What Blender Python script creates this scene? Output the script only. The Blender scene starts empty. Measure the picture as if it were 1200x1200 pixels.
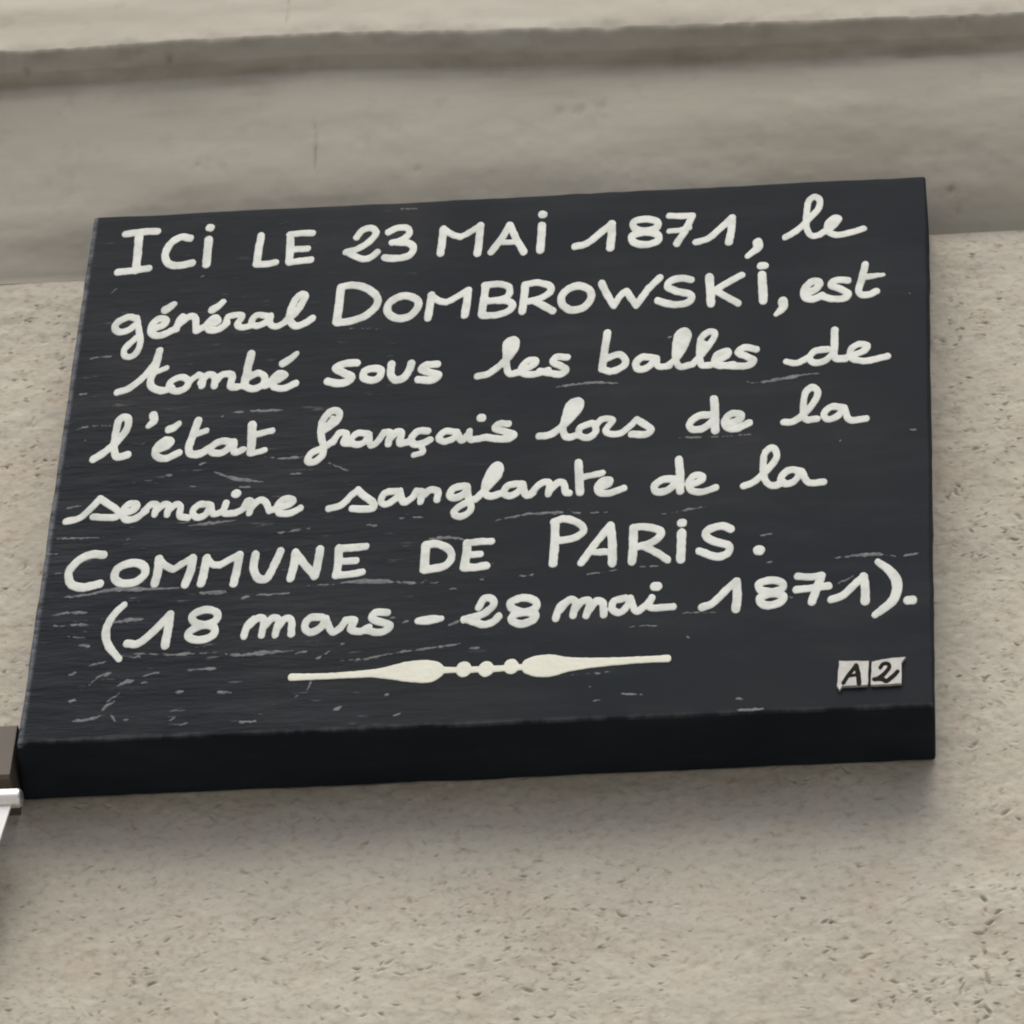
import bpy, bmesh, math, random
import numpy as np

# ---------------------------------------------------------------- camera, sky, sun, exposure
scene = bpy.context.scene
COL = scene.collection
BASE = 3.60                      # height of the plaque's lower edge above the pavement (m)
BOARD_H, BOARD_D = 0.5011, 0.0559

cam_data = bpy.data.cameras.new('camera')
cam = bpy.data.objects.new('camera', cam_data)
COL.objects.link(cam)
cam.location = (0.38858, -2.32495, BASE - 1.97196)
cam.rotation_mode = 'XYZ'
cam.rotation_euler = (2.32622, -0.04731, 0.11653)
cam_data.sensor_width = 36.0
cam_data.sensor_fit = 'HORIZONTAL'
cam_data.lens = 36.0 * 5500.0 / 1200.0
cam_data.clip_start = 0.05
cam_data.clip_end = 500.0
scene.camera = cam

SUN_EL, SUN_AZ = math.radians(58), math.radians(-3)      # azimuth measured from -Y towards +X
world = bpy.data.worlds.new('World')
scene.world = world
world.use_nodes = True
wn = world.node_tree
wn.nodes.clear()
wo = wn.nodes.new('ShaderNodeOutputWorld')
wb = wn.nodes.new('ShaderNodeBackground')
sky = wn.nodes.new('ShaderNodeTexSky')
sky.sky_type = 'NISHITA'
sky.sun_disc = False
sky.sun_elevation = SUN_EL
sky.sun_rotation = math.pi - SUN_AZ
sky.air_density = 0.6
sky.dust_density = 5.0
sky.ozone_density = 0.6
wb.inputs['Strength'].default_value = 0.08
wn.links.new(sky.outputs[0], wb.inputs[0])
wn.links.new(wb.outputs[0], wo.inputs[0])

sun_data = bpy.data.lights.new('sun', 'SUN')
sun_data.energy = 1.25
sun_data.angle = math.radians(50)
sun_data.color = (1.0, 0.955, 0.84)
sun = bpy.data.objects.new('sun', sun_data)
COL.objects.link(sun)
sun.location = (1, -4, 9)
sun.rotation_euler = (math.radians(90) - SUN_EL, 0, SUN_AZ)

scene.view_settings.view_transform = 'Standard'
scene.view_settings.look = 'None'
scene.view_settings.exposure = 0.90
scene.view_settings.gamma = 1.0
scene.view_settings.use_curve_mapping = False
scene.render.filter_size = 2.2
try:
    scene.cycles.pixel_filter_type = 'BLACKMAN_HARRIS'
    scene.cycles.filter_width = 2.1
except Exception:
    pass

# ---------------------------------------------------------------- helpers
rng = np.random.RandomState(7)
TAB = rng.rand(512, 512)

def vnoise(x, z, sx, sz, seed=0):
    """smooth value noise in -1..1 on arrays of coordinates, cell size sx by sz"""
    u = x / sx + 13.7 * seed + 100.0
    v = z / sz + 7.3 * seed + 100.0
    iu = np.floor(u).astype(int); iv = np.floor(v).astype(int)
    fu = u - iu; fv = v - iv
    fu = fu * fu * (3 - 2 * fu); fv = fv * fv * (3 - 2 * fv)
    a = TAB[iu % 512, iv % 512]; b = TAB[(iu + 1) % 512, iv % 512]
    c = TAB[iu % 512, (iv + 1) % 512]; d = TAB[(iu + 1) % 512, (iv + 1) % 512]
    return 2 * ((a * (1 - fu) + b * fu) * (1 - fv) + (c * (1 - fu) + d * fu) * fv) - 1

def mesh_from(name, verts, quads=None, tris=None, material=None, parent=None, smooth=True):
    me = bpy.data.meshes.new(name)
    verts = np.asarray(verts, dtype=np.float32)
    nq = 0 if quads is None else len(quads)
    nt = 0 if tris is None else len(tris)
    loops = []
    starts = []
    if nq:
        loops.append(np.asarray(quads, dtype=np.int32).ravel()); starts.append(np.arange(nq) * 4)
    if nt:
        loops.append(np.asarray(tris, dtype=np.int32).ravel()); starts.append(nq * 4 + np.arange(nt) * 3)
    loops = np.concatenate(loops); starts = np.concatenate(starts).astype(np.int32)
    me.vertices.add(len(verts)); me.vertices.foreach_set('co', verts.ravel())
    me.loops.add(len(loops)); me.loops.foreach_set('vertex_index', loops)
    me.polygons.add(nq + nt); me.polygons.foreach_set('loop_start', starts)
    me.polygons.foreach_set('use_smooth', np.full(nq + nt, smooth, dtype=bool))
    me.update(calc_edges=True)
    me.validate()
    if material: me.materials.append(material)
    o = bpy.data.objects.new(name, me)
    COL.objects.link(o)
    if parent: o.parent = parent
    return o

def from_bm(name, bm, material, parent=None, smooth=True):
    me = bpy.data.meshes.new(name)
    bm.to_mesh(me); bm.free()
    for p in me.polygons: p.use_smooth = smooth
    me.materials.append(material)
    o = bpy.data.objects.new(name, me)
    COL.objects.link(o)
    if parent: o.parent = parent
    return o

def grid_quads(n, m):
    i = np.arange(n - 1)[:, None]; j = np.arange(m - 1)[None, :]
    a = (i * m + j).ravel()
    return np.stack([a, a + m, a + m + 1, a + 1], 1)

def thing(name, label, cat, loc):
    o = bpy.data.objects.new(name, None)
    o.empty_display_size = 0.05
    COL.objects.link(o)
    o.location = loc
    o['label'] = label; o['category'] = cat
    return o

class Mat:
    """tiny node-graph helper"""
    def __init__(s, name, rough=0.8, spec=0.3):
        s.m = bpy.data.materials.new(name); s.m.use_nodes = True
        s.t = s.m.node_tree; s.b = s.t.nodes['Principled BSDF']
        s.b.inputs['Roughness'].default_value = rough
        s.b.inputs['Specular IOR Level'].default_value = spec
        s.co = s.t.nodes.new('ShaderNodeTexCoord').outputs['Object']
    def n(s, kind, **kw):
        nd = s.t.nodes.new(kind)
        for k, v in kw.items(): setattr(nd, k, v)
        return nd
    def link(s, a, b): s.t.links.new(a, b)
    def mapped(s, scale, loc=(0, 0, 0), rot=(0, 0, 0)):
        mp = s.n('ShaderNodeMapping')
        mp.inputs['Scale'].default_value = scale; mp.inputs['Location'].default_value = loc
        mp.inputs['Rotation'].default_value = rot
        s.link(s.co, mp.inputs[0]); return mp.outputs[0]
    def noise(s, scale=(1, 1, 1), sc=1.0, detail=4, rough=.55, loc=(0, 0, 0)):
        nd = s.n('ShaderNodeTexNoise')
        nd.inputs['Scale'].default_value = sc; nd.inputs['Detail'].default_value = detail
        nd.inputs['Roughness'].default_value = rough
        s.link(s.mapped(scale, loc), nd.inputs['Vector']); return nd.outputs['Fac']
    def ramp(s, fac, stops):
        r = s.n('ShaderNodeValToRGB'); e = r.color_ramp.elements
        while len(e) < len(stops): e.new(0.5)
        for el, (p, c) in zip(e, stops):
            el.position = p; el.color = (c, c, c, 1) if isinstance(c, (int, float)) else (*c, 1)
        s.link(fac, r.inputs[0]); return r.outputs[0]
    def mix(s, fac, a, b, mode='MIX'):
        mx = s.n('ShaderNodeMix', data_type='RGBA', blend_type=mode)
        for sock, v in ((mx.inputs[0], fac), (mx.inputs[6], a), (mx.inputs[7], b)):
            if isinstance(v, (int, float)): sock.default_value = v
            elif isinstance(v, tuple): sock.default_value = (*v, 1)
            else: s.link(v, sock)
        return mx.outputs[2]
    def math(s, op, a, b=0.0, clamp=False):
        md = s.n('ShaderNodeMath', operation=op); md.use_clamp = clamp
        for sock, v in ((md.inputs[0], a), (md.inputs[1], b)):
            if isinstance(v, (int, float)): sock.default_value = v
            else: s.link(v, sock)
        return md.outputs[0]
    def xyz(s):
        sp = s.n('ShaderNodeSeparateXYZ'); s.link(s.co, sp.inputs[0]); return sp.outputs
    def rng(s, v, a, b, lo=0.0, hi=1.0):
        mr = s.n('ShaderNodeMapRange', interpolation_type='SMOOTHSTEP')
        for i, q in enumerate((a, b, lo, hi)): mr.inputs[i + 1].default_value = q
        s.link(v, mr.inputs[0]); return mr.outputs[0]
    def color(s, c):
        if isinstance(c, tuple): s.b.inputs['Base Color'].default_value = (*c, 1)
        else: s.link(c, s.b.inputs['Base Color'])
    def bump(s, h, strength=.3, dist=.001):
        bp = s.n('ShaderNodeBump'); bp.inputs['Strength'].default_value = strength
        bp.inputs['Distance'].default_value = dist
        s.link(h, bp.inputs['Height']); s.link(bp.outputs[0], s.b.inputs['Normal'])

# ---------------------------------------------------------------- materials
def mat_roughcast():
    M = Mat('roughcast_render', .92, .15)
    n1 = M.noise((1, 1, 1), 6, 5); n2 = M.noise((1, 1, 1.5), 130, 4, .62, (3, 1, 2))
    n3 = M.noise((1, 1, 1), 25, 3, .5, (9, 2, 4))
    c = M.mix(M.ramp(n1, [(.35, 0.0), (.65, 1.0)]), (.386, .372, .316), (.430, .420, .362))
    c = M.mix(M.math('MULTIPLY', M.ramp(n3, [(.45, 0.0), (.75, 1.0)]), .5), c, (.412, .352, .292))
    c = M.mix(M.math('MULTIPLY', M.ramp(n2, [(.32, 1.0), (.48, 0.0)]), .5), c, (.25, .215, .17))
    c = M.mix(M.math('MULTIPLY', M.ramp(n2, [(.56, 0.0), (.70, 1.0)]), .45), c, (.52, .485, .42))
    pit = M.n('ShaderNodeAttribute', attribute_name='pit_dirt').outputs['Fac']
    c = M.mix(M.math('MULTIPLY', pit, .42, True), c, (.14, .115, .085))
    M.color(c)
    M.bump(M.noise((1, 1, 1.1), 240, 4, .6), .34, .0012)
    return M.m

def mat_plaster():
    M = Mat('painted_plaster', .8, .2)
    n1 = M.noise((.6, 1, 1.6), 5, 5); n2 = M.noise((1, 1, 1), 40, 5, .6, (2, 5, 1))
    n3 = M.noise((.35, 1, 2.5), 14, 4, .6, (4, 4, 4))
    c = M.mix(M.ramp(n1, [(.32, 0.0), (.68, 1.0)]), (.370, .356, .302), (.420, .408, .354))
    c = M.mix(M.math('MULTIPLY', M.ramp(n3, [(.5, 0.0), (.75, 1.0)]), .35), c, (.27, .235, .19))
    c = M.mix(M.math('MULTIPLY', M.ramp(n2, [(.3, 1.0), (.45, 0.0)]), .22), c, (.24, .21, .17))
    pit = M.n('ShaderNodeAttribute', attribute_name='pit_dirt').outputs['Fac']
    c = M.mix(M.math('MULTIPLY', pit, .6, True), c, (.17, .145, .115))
    M.color(c)
    M.bump(M.noise((.5, 1, 1), 90, 5, .6), .2, .001)
    return M.m

def mat_board():
    M = Mat('dark_weathered_board', .7, .07)
    x, y, z = M.xyz()
    grain = M.noise((13, 30, 75), 1.0, 6, .66)            # long horizontal ripples
    fine = M.noise((45, 60, 210), 1.0, 4, .6, (2, 3, 5))
    blotch = M.noise((1, 1, 1), 9, 4, .55, (1, 6, 2))
    # weathering is strongest to the lower left of the board
    left = M.rng(x, .12, -.30); low = M.rng(z, .50, .10)
    wear = M.math('MULTIPLY', M.math('MULTIPLY', left, M.rng(y, -.0540, -.0555)), M.math('ADD', M.math('MULTIPLY', low, .75), .25))
    c = M.mix(M.ramp(blotch, [(.35, 0.0), (.7, 1.0)]), (.0098, .0131, .0172), (.0142, .0183, .0232))
    c = M.mix(M.math('MULTIPLY', M.math('MULTIPLY', wear, .7), M.ramp(grain, [(.45, 0.0), (.70, 1.0)])), c, (.029, .033, .040))
    flecks = M.math('MULTIPLY', M.ramp(fine, [(.66, 0.0), (.72, 1.0)]), wear)
    c = M.mix(M.math('MULTIPLY', flecks, .7), c, (.17, .175, .18))
    dust = M.noise((6, 20, 26), 1.0, 6, .7, (8, 1, 3))
    c = M.mix(M.math('MULTIPLY', M.ramp(dust, [(.5, 0.0), (.8, 1.0)]), .35), c, (.045, .050, .056))
    # rubbed, greyed arris along the left and top edges
    en = M.noise((60, 8, 130), 1.0, 5, .75, (5, 5, 5))
    ex = M.math('ADD', M.math('ADD', x, .2965), M.math('MULTIPLY', z, .009))        # distance in from the sloping left edge
    edge = M.math('MULTIPLY', M.math('MULTIPLY', M.rng(ex, .0048, .0012), M.rng(y, -.0510, -.0535)), M.ramp(en, [(.34, 0.0), (.56, 1.0)]))
    c = M.mix(M.math('MULTIPLY', edge, .8), c, (.16, .175, .20))
    ed2 = M.math('MULTIPLY', M.rng(z, .006, .001), M.ramp(M.noise((50, 8, 20), 1.0, 5, .7), [(.42, 0.0), (.62, 1.0)]))
    c = M.mix(M.math('MULTIPLY', M.math('MULTIPLY', ed2, M.rng(y, -.0535, -.0550)), .5), c, (.09, .09, .095))
    M.color(c)
    M.link(M.ramp(blotch, [(.3, .62), (.7, .8)]), M.b.inputs['Roughness'])
    hh = M.math('ADD', M.math('MULTIPLY', grain, M.math('ADD', M.math('MULTIPLY', wear, 1.6), .04)),
                M.math('MULTIPLY', fine, M.math('ADD', M.math('MULTIPLY', wear, .6), .03)))
    M.bump(hh, .55, .003)
    return M.m

def mat_paint():
    M = Mat('white_brush_paint', .45, .4)
    n = M.noise((1, 1, 1), 60, 4); n2 = M.noise((1, 1, 1), 300, 3, .6, (2, 2, 2))
    c = M.mix(M.ramp(n, [(.36, 0.0), (.56, 1.0)]), (.345, .385, .365), (.45, .49, .47))
    c = M.mix(M.math('MULTIPLY', M.ramp(n2, [(.3, 1.0), (.45, 0.0)]), .22), c, (.30, .32, .30))
    M.color(c)
    M.bump(n2, .12, .0004)
    return M.m

def mat_cream():
    M = Mat('cream_brush_paint', .45, .4)
    n = M.noise((1, 1, 1), 40, 4)
    M.color(M.mix(M.ramp(n, [(.3, 0.0), (.7, 1.0)]), (.46, .48, .40), (.505, .53, .465)))
    M.bump(M.noise((1, 1, 1), 300, 3, .6, (2, 2, 2)), .2, .0006)
    return M.m

def mat_scratch():
    M = Mat('bared_scratch', .7, .3)
    n = M.noise((1, 1, 1), 220, 4, .7)
    M.color(M.ramp(n, [(.28, (.05, .054, .060)), (.5, (.105, .112, .122)), (.72, (.17, .178, .185))]))
    return M.m

def mat_tile():
    M = Mat('white_tag_paper', .6, .3)
    n = M.noise((1, 1, 1), 120, 4)
    M.color(M.mix(M.ramp(n, [(.35, 0.0), (.65, 1.0)]), (.36, .37, .35), (.47, .48, .455)))
    return M.m

def mat_ink():
    M = Mat('black_ink', .8, .05)
    n = M.noise((1, 1, 1), 200, 3)
    M.color(M.mix(n, (.008, .008, .007), (.02, .019, .016)))
    return M.m

def mat_metal():
    M = Mat('polished_metal', .38, .5)
    M.b.inputs['Metallic'].default_value = 1.0
    n = M.noise((20, 1, 1), 30, 4)
    M.color(M.mix(n, (.78, .78, .77), (.9, .9, .89)))
    return M.m

def mat_white_sheet():
    M = Mat('white_enamelled_sheet', .35, .5)
    n = M.noise((1, 1, 1), 20, 4)
    M.color(M.mix(n, (.56, .57, .57), (.64, .65, .645)))
    return M.m

ROUGHCAST, PLASTER, BOARD = mat_roughcast(), mat_plaster(), mat_board()
PAINT, CREAM, SCRATCH, TILE, INK = mat_paint(), mat_cream(), mat_scratch(), mat_tile(), mat_ink()
METAL, SHEET = mat_metal(), mat_white_sheet()

# ---------------------------------------------------------------- pavement far below, out of view, added to throw daylight back up the wall
def build_bounce_pavement():
    M = Mat('bounce_pavement_stone', .9, .2)
    n = M.noise((1, 1, 1), 3, 6)
    M.color(M.mix(n, (.27, .262, .247), (.35, .342, .325)))
    v = [(-20, .2, 0), (20, .2, 0), (20, -30, 0), (-20, -30, 0)]
    o = mesh_from('bounce_pavement', v, [(0, 3, 2, 1)], None, M.m)
    o['kind'] = 'structure'
build_bounce_pavement()

# ---------------------------------------------------------------- house wall (roughcast below a plaster moulding)
wall = thing('house_wall', 'beige roughcast house wall with smooth plaster moulding, behind the dark plaque', 'wall', (0, 0, BASE))

def axis(coarse0, fine0, fine1, coarse1, step, cstep):
    a = np.arange(coarse0, fine0 - 1e-9, cstep); b = np.arange(fine0, fine1, step); c = np.arange(fine1, coarse1 + 1e-9, cstep)
    return np.concatenate([a, b, c])

SEAM = [(.3270, -.1140, (.0034, .0017, .0026, 1.75)), (.3304, -.1325, (.0036, .0015, .0022, .3)), (.3222, -.1403, (.0032, .0009, .0022, .0)),
        (.3262, -.1546, (.0042, .0013, .0022, 1.6)), (.3278, -.1748, (.0062, .0012, .0026, 2.05)), (.3273, -.1992, (.0052, .0012, .0026, 1.75)),
        (.3262, -.186, (.0040, .0008, .0012, 1.6)), (.3266, -.223, (.0050, .0010, .0020, 1.5)), (.3359, -.1246, (.0034, .0015, .0020, .4)), (.3345, -.2130, (.0060, .0010, .0016, .05)),
        (-.2302, -.0786, (.0016, .0014, .0024, .9)), (-.2524, -.0612, (.0044, .0012, .0016, .45)), (-.2013, -.1583, (.0046, .0016, .0020, .5)), (-.1917, -.0232, (.0014, .0012, .0018, .8))]

def build_wall_face():
    xs = axis(-1.4, -.40, .40, 1.4, .0009, .02)
    zs = axis(-BASE, -.26, .515, .516, .00065, .02)
    X, Z = np.meshgrid(xs, zs, indexing='ij')
    h = .0012 * vnoise(X, Z, .045, .035, 1) + .0005 * vnoise(X, Z, .014, .010, 2)
    h += .00026 * vnoise(X, Z, .0062, .0056, 3) + .00016 * vnoise(X, Z, .0032, .0028, 4)
    P = np.zeros_like(h)                                # dirt caught in the pits
    # torn pits and lips, scattered in loose clusters
    r2 = np.random.RandomState(21)
    npit = 21000
    px = r2.uniform(-.42, .42, npit); pz = r2.uniform(-.27, .5, npit)
    dens = vnoise(px, pz, .06, .05, 9)
    shel = np.clip((pz + .085) / .03, 0, 1) * (np.abs(px) < .31)
    keep = r2.rand(npit) < (.50 + .5 * dens) * (1 - .75 * shel)
    spots = [(x, z, None) for x, z in zip(px[keep], pz[keep])]
    spots += SEAM
    for x0, z0, big in spots:
        a = r2.uniform(.0008, .0027) * r2.choice([.6, .8, 1, 1.35], p=[.35, .35, .22, .08])
        b = max(.00055, a * r2.uniform(.22, .48)); dep = r2.uniform(.0003, .0015) * min(1, a / .002)
        th = r2.normal(.05, .8); ct, st = math.cos(th), math.sin(th)
        if big: a, b, dep, th = big; a *= .8; b *= .72; dep *= .8; ct, st = math.cos(th), math.sin(th)
        i0, i1 = np.searchsorted(xs, [x0 - 2.4 * a, x0 + 2.4 * a]); j0, j1 = np.searchsorted(zs, [z0 - 2.4 * a, z0 + 2.4 * a])
        if i1 <= i0 or j1 <= j0: continue
        dx = X[i0:i1, j0:j1] - x0; dz = Z[i0:i1, j0:j1] - z0
        u = (dx * ct + dz * st) / a; v = (-dx * st + dz * ct + .25 * a * np.sin(u * 2 + th * 9)) / b
        q = u * u + v * v
        e = np.exp(-(q ** 1.5) * 1.1)
        h[i0:i1, j0:j1] -= dep * e
        P[i0:i1, j0:j1] = np.maximum(P[i0:i1, j0:j1], e * dep / .0022)
        v2 = v + 1.7
        h[i0:i1, j0:j1] += .35 * dep * np.exp(-(u * u + v2 * v2) * 1.2)
    h *= np.clip((.500 - Z) / .022, .12, 1)              # the render is trowelled smooth just under the moulding
    Y = -h
    V = np.stack([X, Y, Z], -1).reshape(-1, 3)
    q = grid_quads(len(xs), len(zs))
    o = mesh_from('wall_face', V, q, None, ROUGHCAST, wall)
    at = o.data.attributes.new('pit_dirt', 'FLOAT', 'POINT'); at.data.foreach_set('value', P.ravel().astype(np.float32))
    return o
build_wall_face()

def build_moulding():
    xs = axis(-1.4, -.46, .42, 1.4, .0016, .02)
    # profile in (out, up) from the foot of the ovolo to the top of the fascia
    prof = [(-.002, .4960), (.0010, .4985)]
    A, Bv = .050, .135
    for t in np.linspace(0.03, 1, 70):
        th = t * math.pi / 2
        prof.append((.002 + (A + .004) * math.sin(th), .4990 + (Bv + .001) * (.5 * t + .5 * (1 - math.cos(th)))))
    y0, z0 = prof[-1]
    for t in np.linspace(.1, 1, 10): prof.append((y0 + .010 * t, z0 + .0045 * t))          # underside of the fillet
    y0, z0 = prof[-1]
    for t in np.linspace(.1, 1, 12): prof.append((y0 + .011 * t, z0 + .010 * t))           # splayed fillet
    y0, z0 = prof[-1]
    for t in np.linspace(.15, 1, 6): prof.append((y0 + .0015 * math.sin(t * 1.57), z0 + .003 * t))
    y0, z0 = prof[-1]
    for t in np.linspace(.02, 1, 60): prof.append((y0, z0 + .22 * t))
    prof.append((y0 - .10, z0 + .22))
    P = np.array(prof)
    N = len(P)
    seg = np.concatenate([[0], np.cumsum(np.hypot(*np.diff(P, axis=0).T))])
    tx = np.gradient(P[:, 0], seg); tz = np.gradient(P[:, 1], seg)
    nx, nz = tz, -tx                                    # outward / up components of the profile normal
    X, S = np.meshgrid(xs, seg, indexing='ij')
    O = np.broadcast_to(P[:, 0], X.shape).copy(); U = np.broadcast_to(P[:, 1], X.shape).copy()
    # the run of the upper members is not straight: two lengths meet near the crack
    # the swell of the ovolo flattens out towards the left
    fl = np.interp(X, [-.42, -.22, .1, .4], [.85, .6, .4, .25]) * np.clip((.634 - U) / .006, 0, 1)
    O = O + fl * (.001 + .054 * np.clip((U - .499) / .136, 0, 1) - O)
    dz = np.interp(X, [-1.4, -.39, -.256, -.144, -.03, .064, .19, .375, 1.4], [.0155, .0155, .0155, .0165, .008, .003, -.001, -.006, -.006])
    U += dz * np.clip((U - .545) / .085, 0, 1)
    d = .0012 * vnoise(X, S, .09, .03, 11) + .0003 * vnoise(X, S, .02, .012, 12) + .00012 * vnoise(X, S, .007, .005, 13)
    edge = np.exp(-((S - seg[-63]) / .004) ** 2) + np.exp(-((S - seg[72]) / .004) ** 2)
    d += edge * (.0009 * vnoise(X, S, .017, .02, 14) + .0006 * vnoise(X, S, .0045, .02, 15) - .0004)
    D = np.zeros_like(d)
    # hairline cracks
    for (xa, za, xb, zb, w, dep) in ((-.144, .557, -.150, .612, .0007, .0014), (-.172, .672, -.168, .78, .0007, .0013)):
        xc = xa + (xb - xa) * (U - za) / (zb - za) + .002 * vnoise(S, S, .012, .012, 17)
        m = np.clip((U - za) / .01, 0, 1) * np.clip((zb - U) / .01, 0, 1)
        e = m * np.exp(-((X - xc) / w) ** 2) * np.clip(.7 + .6 * vnoise(X, S, .01, .008, 22), 0, 1)
        d -= dep * e; D = np.maximum(D, .8 * e)
    # small chips and the brown dirt that sits in them
    for (x0, z0, a, dep) in ((-.2585, .657, .0040, .0016), (-.367, .655, .003, .0012), (-.235, .575, .002, .0008), (.33, .643, .003, .001),
                             (.318, .522, .0040, .0010), (.322, .509, .003, .0008), (.035, .60, .005, .0006), (.05, .60, .006, .0007), (.065, .602, .005, .0006), (-.07, .56, .003, .0006)):
        rn = 1 + .7 * vnoise(X + x0 * 7, U, .0028, .0028, 18) + .3 * vnoise(X, U, .0012, .0012, 19)
        e = np.exp(-(((X - x0) / a) ** 2 + ((U - z0) / a) ** 2) * rn * 1.6)
        d -= dep * e; D = np.maximum(D, e * dep / .0016)
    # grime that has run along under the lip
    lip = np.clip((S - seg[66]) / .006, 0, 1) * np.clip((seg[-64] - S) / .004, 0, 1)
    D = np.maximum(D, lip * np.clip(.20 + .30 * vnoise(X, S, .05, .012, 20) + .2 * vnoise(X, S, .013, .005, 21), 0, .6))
    d *= np.clip((S - .004) / .03, 0, 1)
    O += d * nx; U += d * nz
    V = np.stack([X, -O, U], -1).reshape(-1, 3)
    q = grid_quads(len(xs), N)
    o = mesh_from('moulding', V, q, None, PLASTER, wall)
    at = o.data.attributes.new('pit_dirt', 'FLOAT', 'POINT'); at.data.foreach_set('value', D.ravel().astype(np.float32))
    return o
build_moulding()

# ---------------------------------------------------------------- end of an awning on the wall, left of the plaque
awning = thing('awning', 'end of a brown awning with shiny round bar and white valance, left of plaque', 'awning', (-.45, 0, BASE))
AX = awning.location.x

def tube(bm, pts, r, seg=24):
    rings = []
    for p, rad in zip(pts, r):
        rings.append([bm.verts.new((p[0], p[1] + rad * math.cos(2 * math.pi * i / seg), p[2] + rad * math.sin(2 * math.pi * i / seg))) for i in range(seg)])
    for a, b in zip(rings, rings[1:]):
        for i in range(seg): bm.faces.new((a[i], a[(i + 1) % seg], b[(i + 1) % seg], b[i]))
    bm.faces.new(rings[0]); bm.faces.new(rings[-1][::-1])
    bmesh.ops.recalc_face_normals(bm, faces=bm.faces)

def build_awning():
    M = Mat('brown_painted_metal', .6, .3)
    n = M.noise((2, 1, 1), 14, 5)
    M.color(M.mix(n, (.075, .065, .054), (.115, .10, .084)))
    x1 = HOUSE_X - AX
    # housing: an L-shaped section, its front a little proud of the wall and its underside open
    sec = [(.000, HZ_TOP), (-.038, HZ_TOP), (-.040, HZ_TOP - .002), (-.040, HZ_LOW), (-.038, HZ_LOW - .002), (.000, HZ_LOW - .002)]
    bm = bmesh.new()
    A = [bm.verts.new((-1.0, y, z)) for y, z in sec]; B = [bm.verts.new((x1, y, z)) for y, z in sec]
    bm.faces.new(A); bm.faces.new(B[::-1])
    for i in range(len(sec)):
        k = (i + 1) % len(sec); bm.faces.new((A[i], A[k], B[k], B[i]))
    bmesh.ops.recalc_face_normals(bm, faces=bm.faces)
    from_bm('housing', bm, M.m, awning, False)
    r = BAR_R; xe = BAR_X - AX
    bm = bmesh.new()
    pts, rr = [(-1.0, BAR_Y, BAR_Z)], [r]
    for t in np.linspace(0, 1, 9):
        pts.append((xe - .5 * r + .5 * r * math.sin(t * 1.5), BAR_Y, BAR_Z)); rr.append(r * (.35 + .65 * math.cos(t * 1.5)))
    tube(bm, pts, rr)
    from_bm('bar', bm, METAL, awning)
    bm = bmesh.new()
    z1 = BAR_Z - r * .8
    sl = (VAL_X2 - VAL_X1) / (VAL_Z2 - VAL_Z1)
    zb = z1 - .075
    xt = VAL_X1 + sl * (z1 - VAL_Z1) - AX; xb = VAL_X1 + sl * (zb - VAL_Z1) - AX
    poly = [(-1.0, z1), (xt, z1), (xb, zb), (-1.0, zb)]
    f = [bm.verts.new((px, BAR_Y - .001, pz)) for px, pz in poly]
    b = [bm.verts.new((px, BAR_Y + .001, pz)) for px, pz in poly]
    bm.faces.new(f); bm.faces.new(b[::-1])
    for i in range(4): bm.faces.new((f[i], b[i], b[(i + 1) % 4], f[(i + 1) % 4]))
    bmesh.ops.recalc_face_normals(bm, faces=bm.faces)
    from_bm('valance', bm, SHEET, awning, False)
HOUSE_X, HZ_TOP, HZ_LOW = -.3032, .0317, -.0120
BAR_X, BAR_Y, BAR_Z, BAR_R = -.2920, -.040, -.0327, .0064
VAL_X1, VAL_Z1, VAL_X2, VAL_Z2 = -.2991, -.0417, -.3026, -.0679
build_awning()

# ---------------------------------------------------------------- the plaque
plaque = thing('wall_plaque', 'thick dark grey plaque hand-lettered in white French text, hung on the wall under the moulding', 'plaque', (0, 0, BASE))

def build_board():
    fx = [(-.301, .5033), (.3016, .4993), (.300, .0009), (-.2965, -.0001)]
    bk = [(-.3026, .5010), (.3010, .4980), (.2987, .0013), (-.3026, -.0024)]
    bm = bmesh.new()
    F = [bm.verts.new((x, -BOARD_D, z)) for x, z in fx]
    K = [bm.verts.new((x, -.0015, z)) for x, z in bk]
    bm.faces.new(F); bm.faces.new(K[::-1])
    for i in range(4): bm.faces.new((F[i], K[i], K[(i + 1) % 4], F[(i + 1) % 4]))
    bmesh.ops.recalc_face_normals(bm, faces=bm.faces)
    bmesh.ops.bevel(bm, geom=list(bm.edges), offset=.0022, segments=3, profile=.6, affect='EDGES')
    longs = [e for e in bm.edges if e.calc_length() > .02]
    bmesh.ops.subdivide_edges(bm, edges=longs, cuts=90, use_grid_fill=True)
    co = np.array([v.co[:] for v in bm.verts])
    n1 = vnoise(co[:, 0] + co[:, 1], co[:, 2], .05, .03, 31) * .0006 + vnoise(co[:, 0], co[:, 2] + co[:, 1], .012, .010, 32) * .0003
    n2 = vnoise(co[:, 0], co[:, 2], .04, .04, 33) * .0006 + vnoise(co[:, 0] * 1.0, co[:, 2], .012, .012, 34) * .0004
    n3 = vnoise(co[:, 0], co[:, 2] + 3, .06, .05, 35) * .0006
    rim_z = (co[:, 2] > .49) | (co[:, 2] < .006); rim_x = np.abs(co[:, 0]) > .292
    for v, a, b, c, rz, rx in zip(bm.verts, n1, n2, n3, rim_z, rim_x):
        front = v.co.y < -.05
        v.co.z += b * (1 if rz else 0); v.co.x += a * (1 if rx else 0)
    return from_bm('board', bm, BOARD, plaque, True)
board = build_board()

# hand lettering: every stroke is (x, z, radius) in millimetres on the board's front face;
# a word is the union of its strokes, meshed as one film of paint with a soft brushed edge
SQ = 0.745                                # the flat brush leaves strokes a little taller than wide

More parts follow.
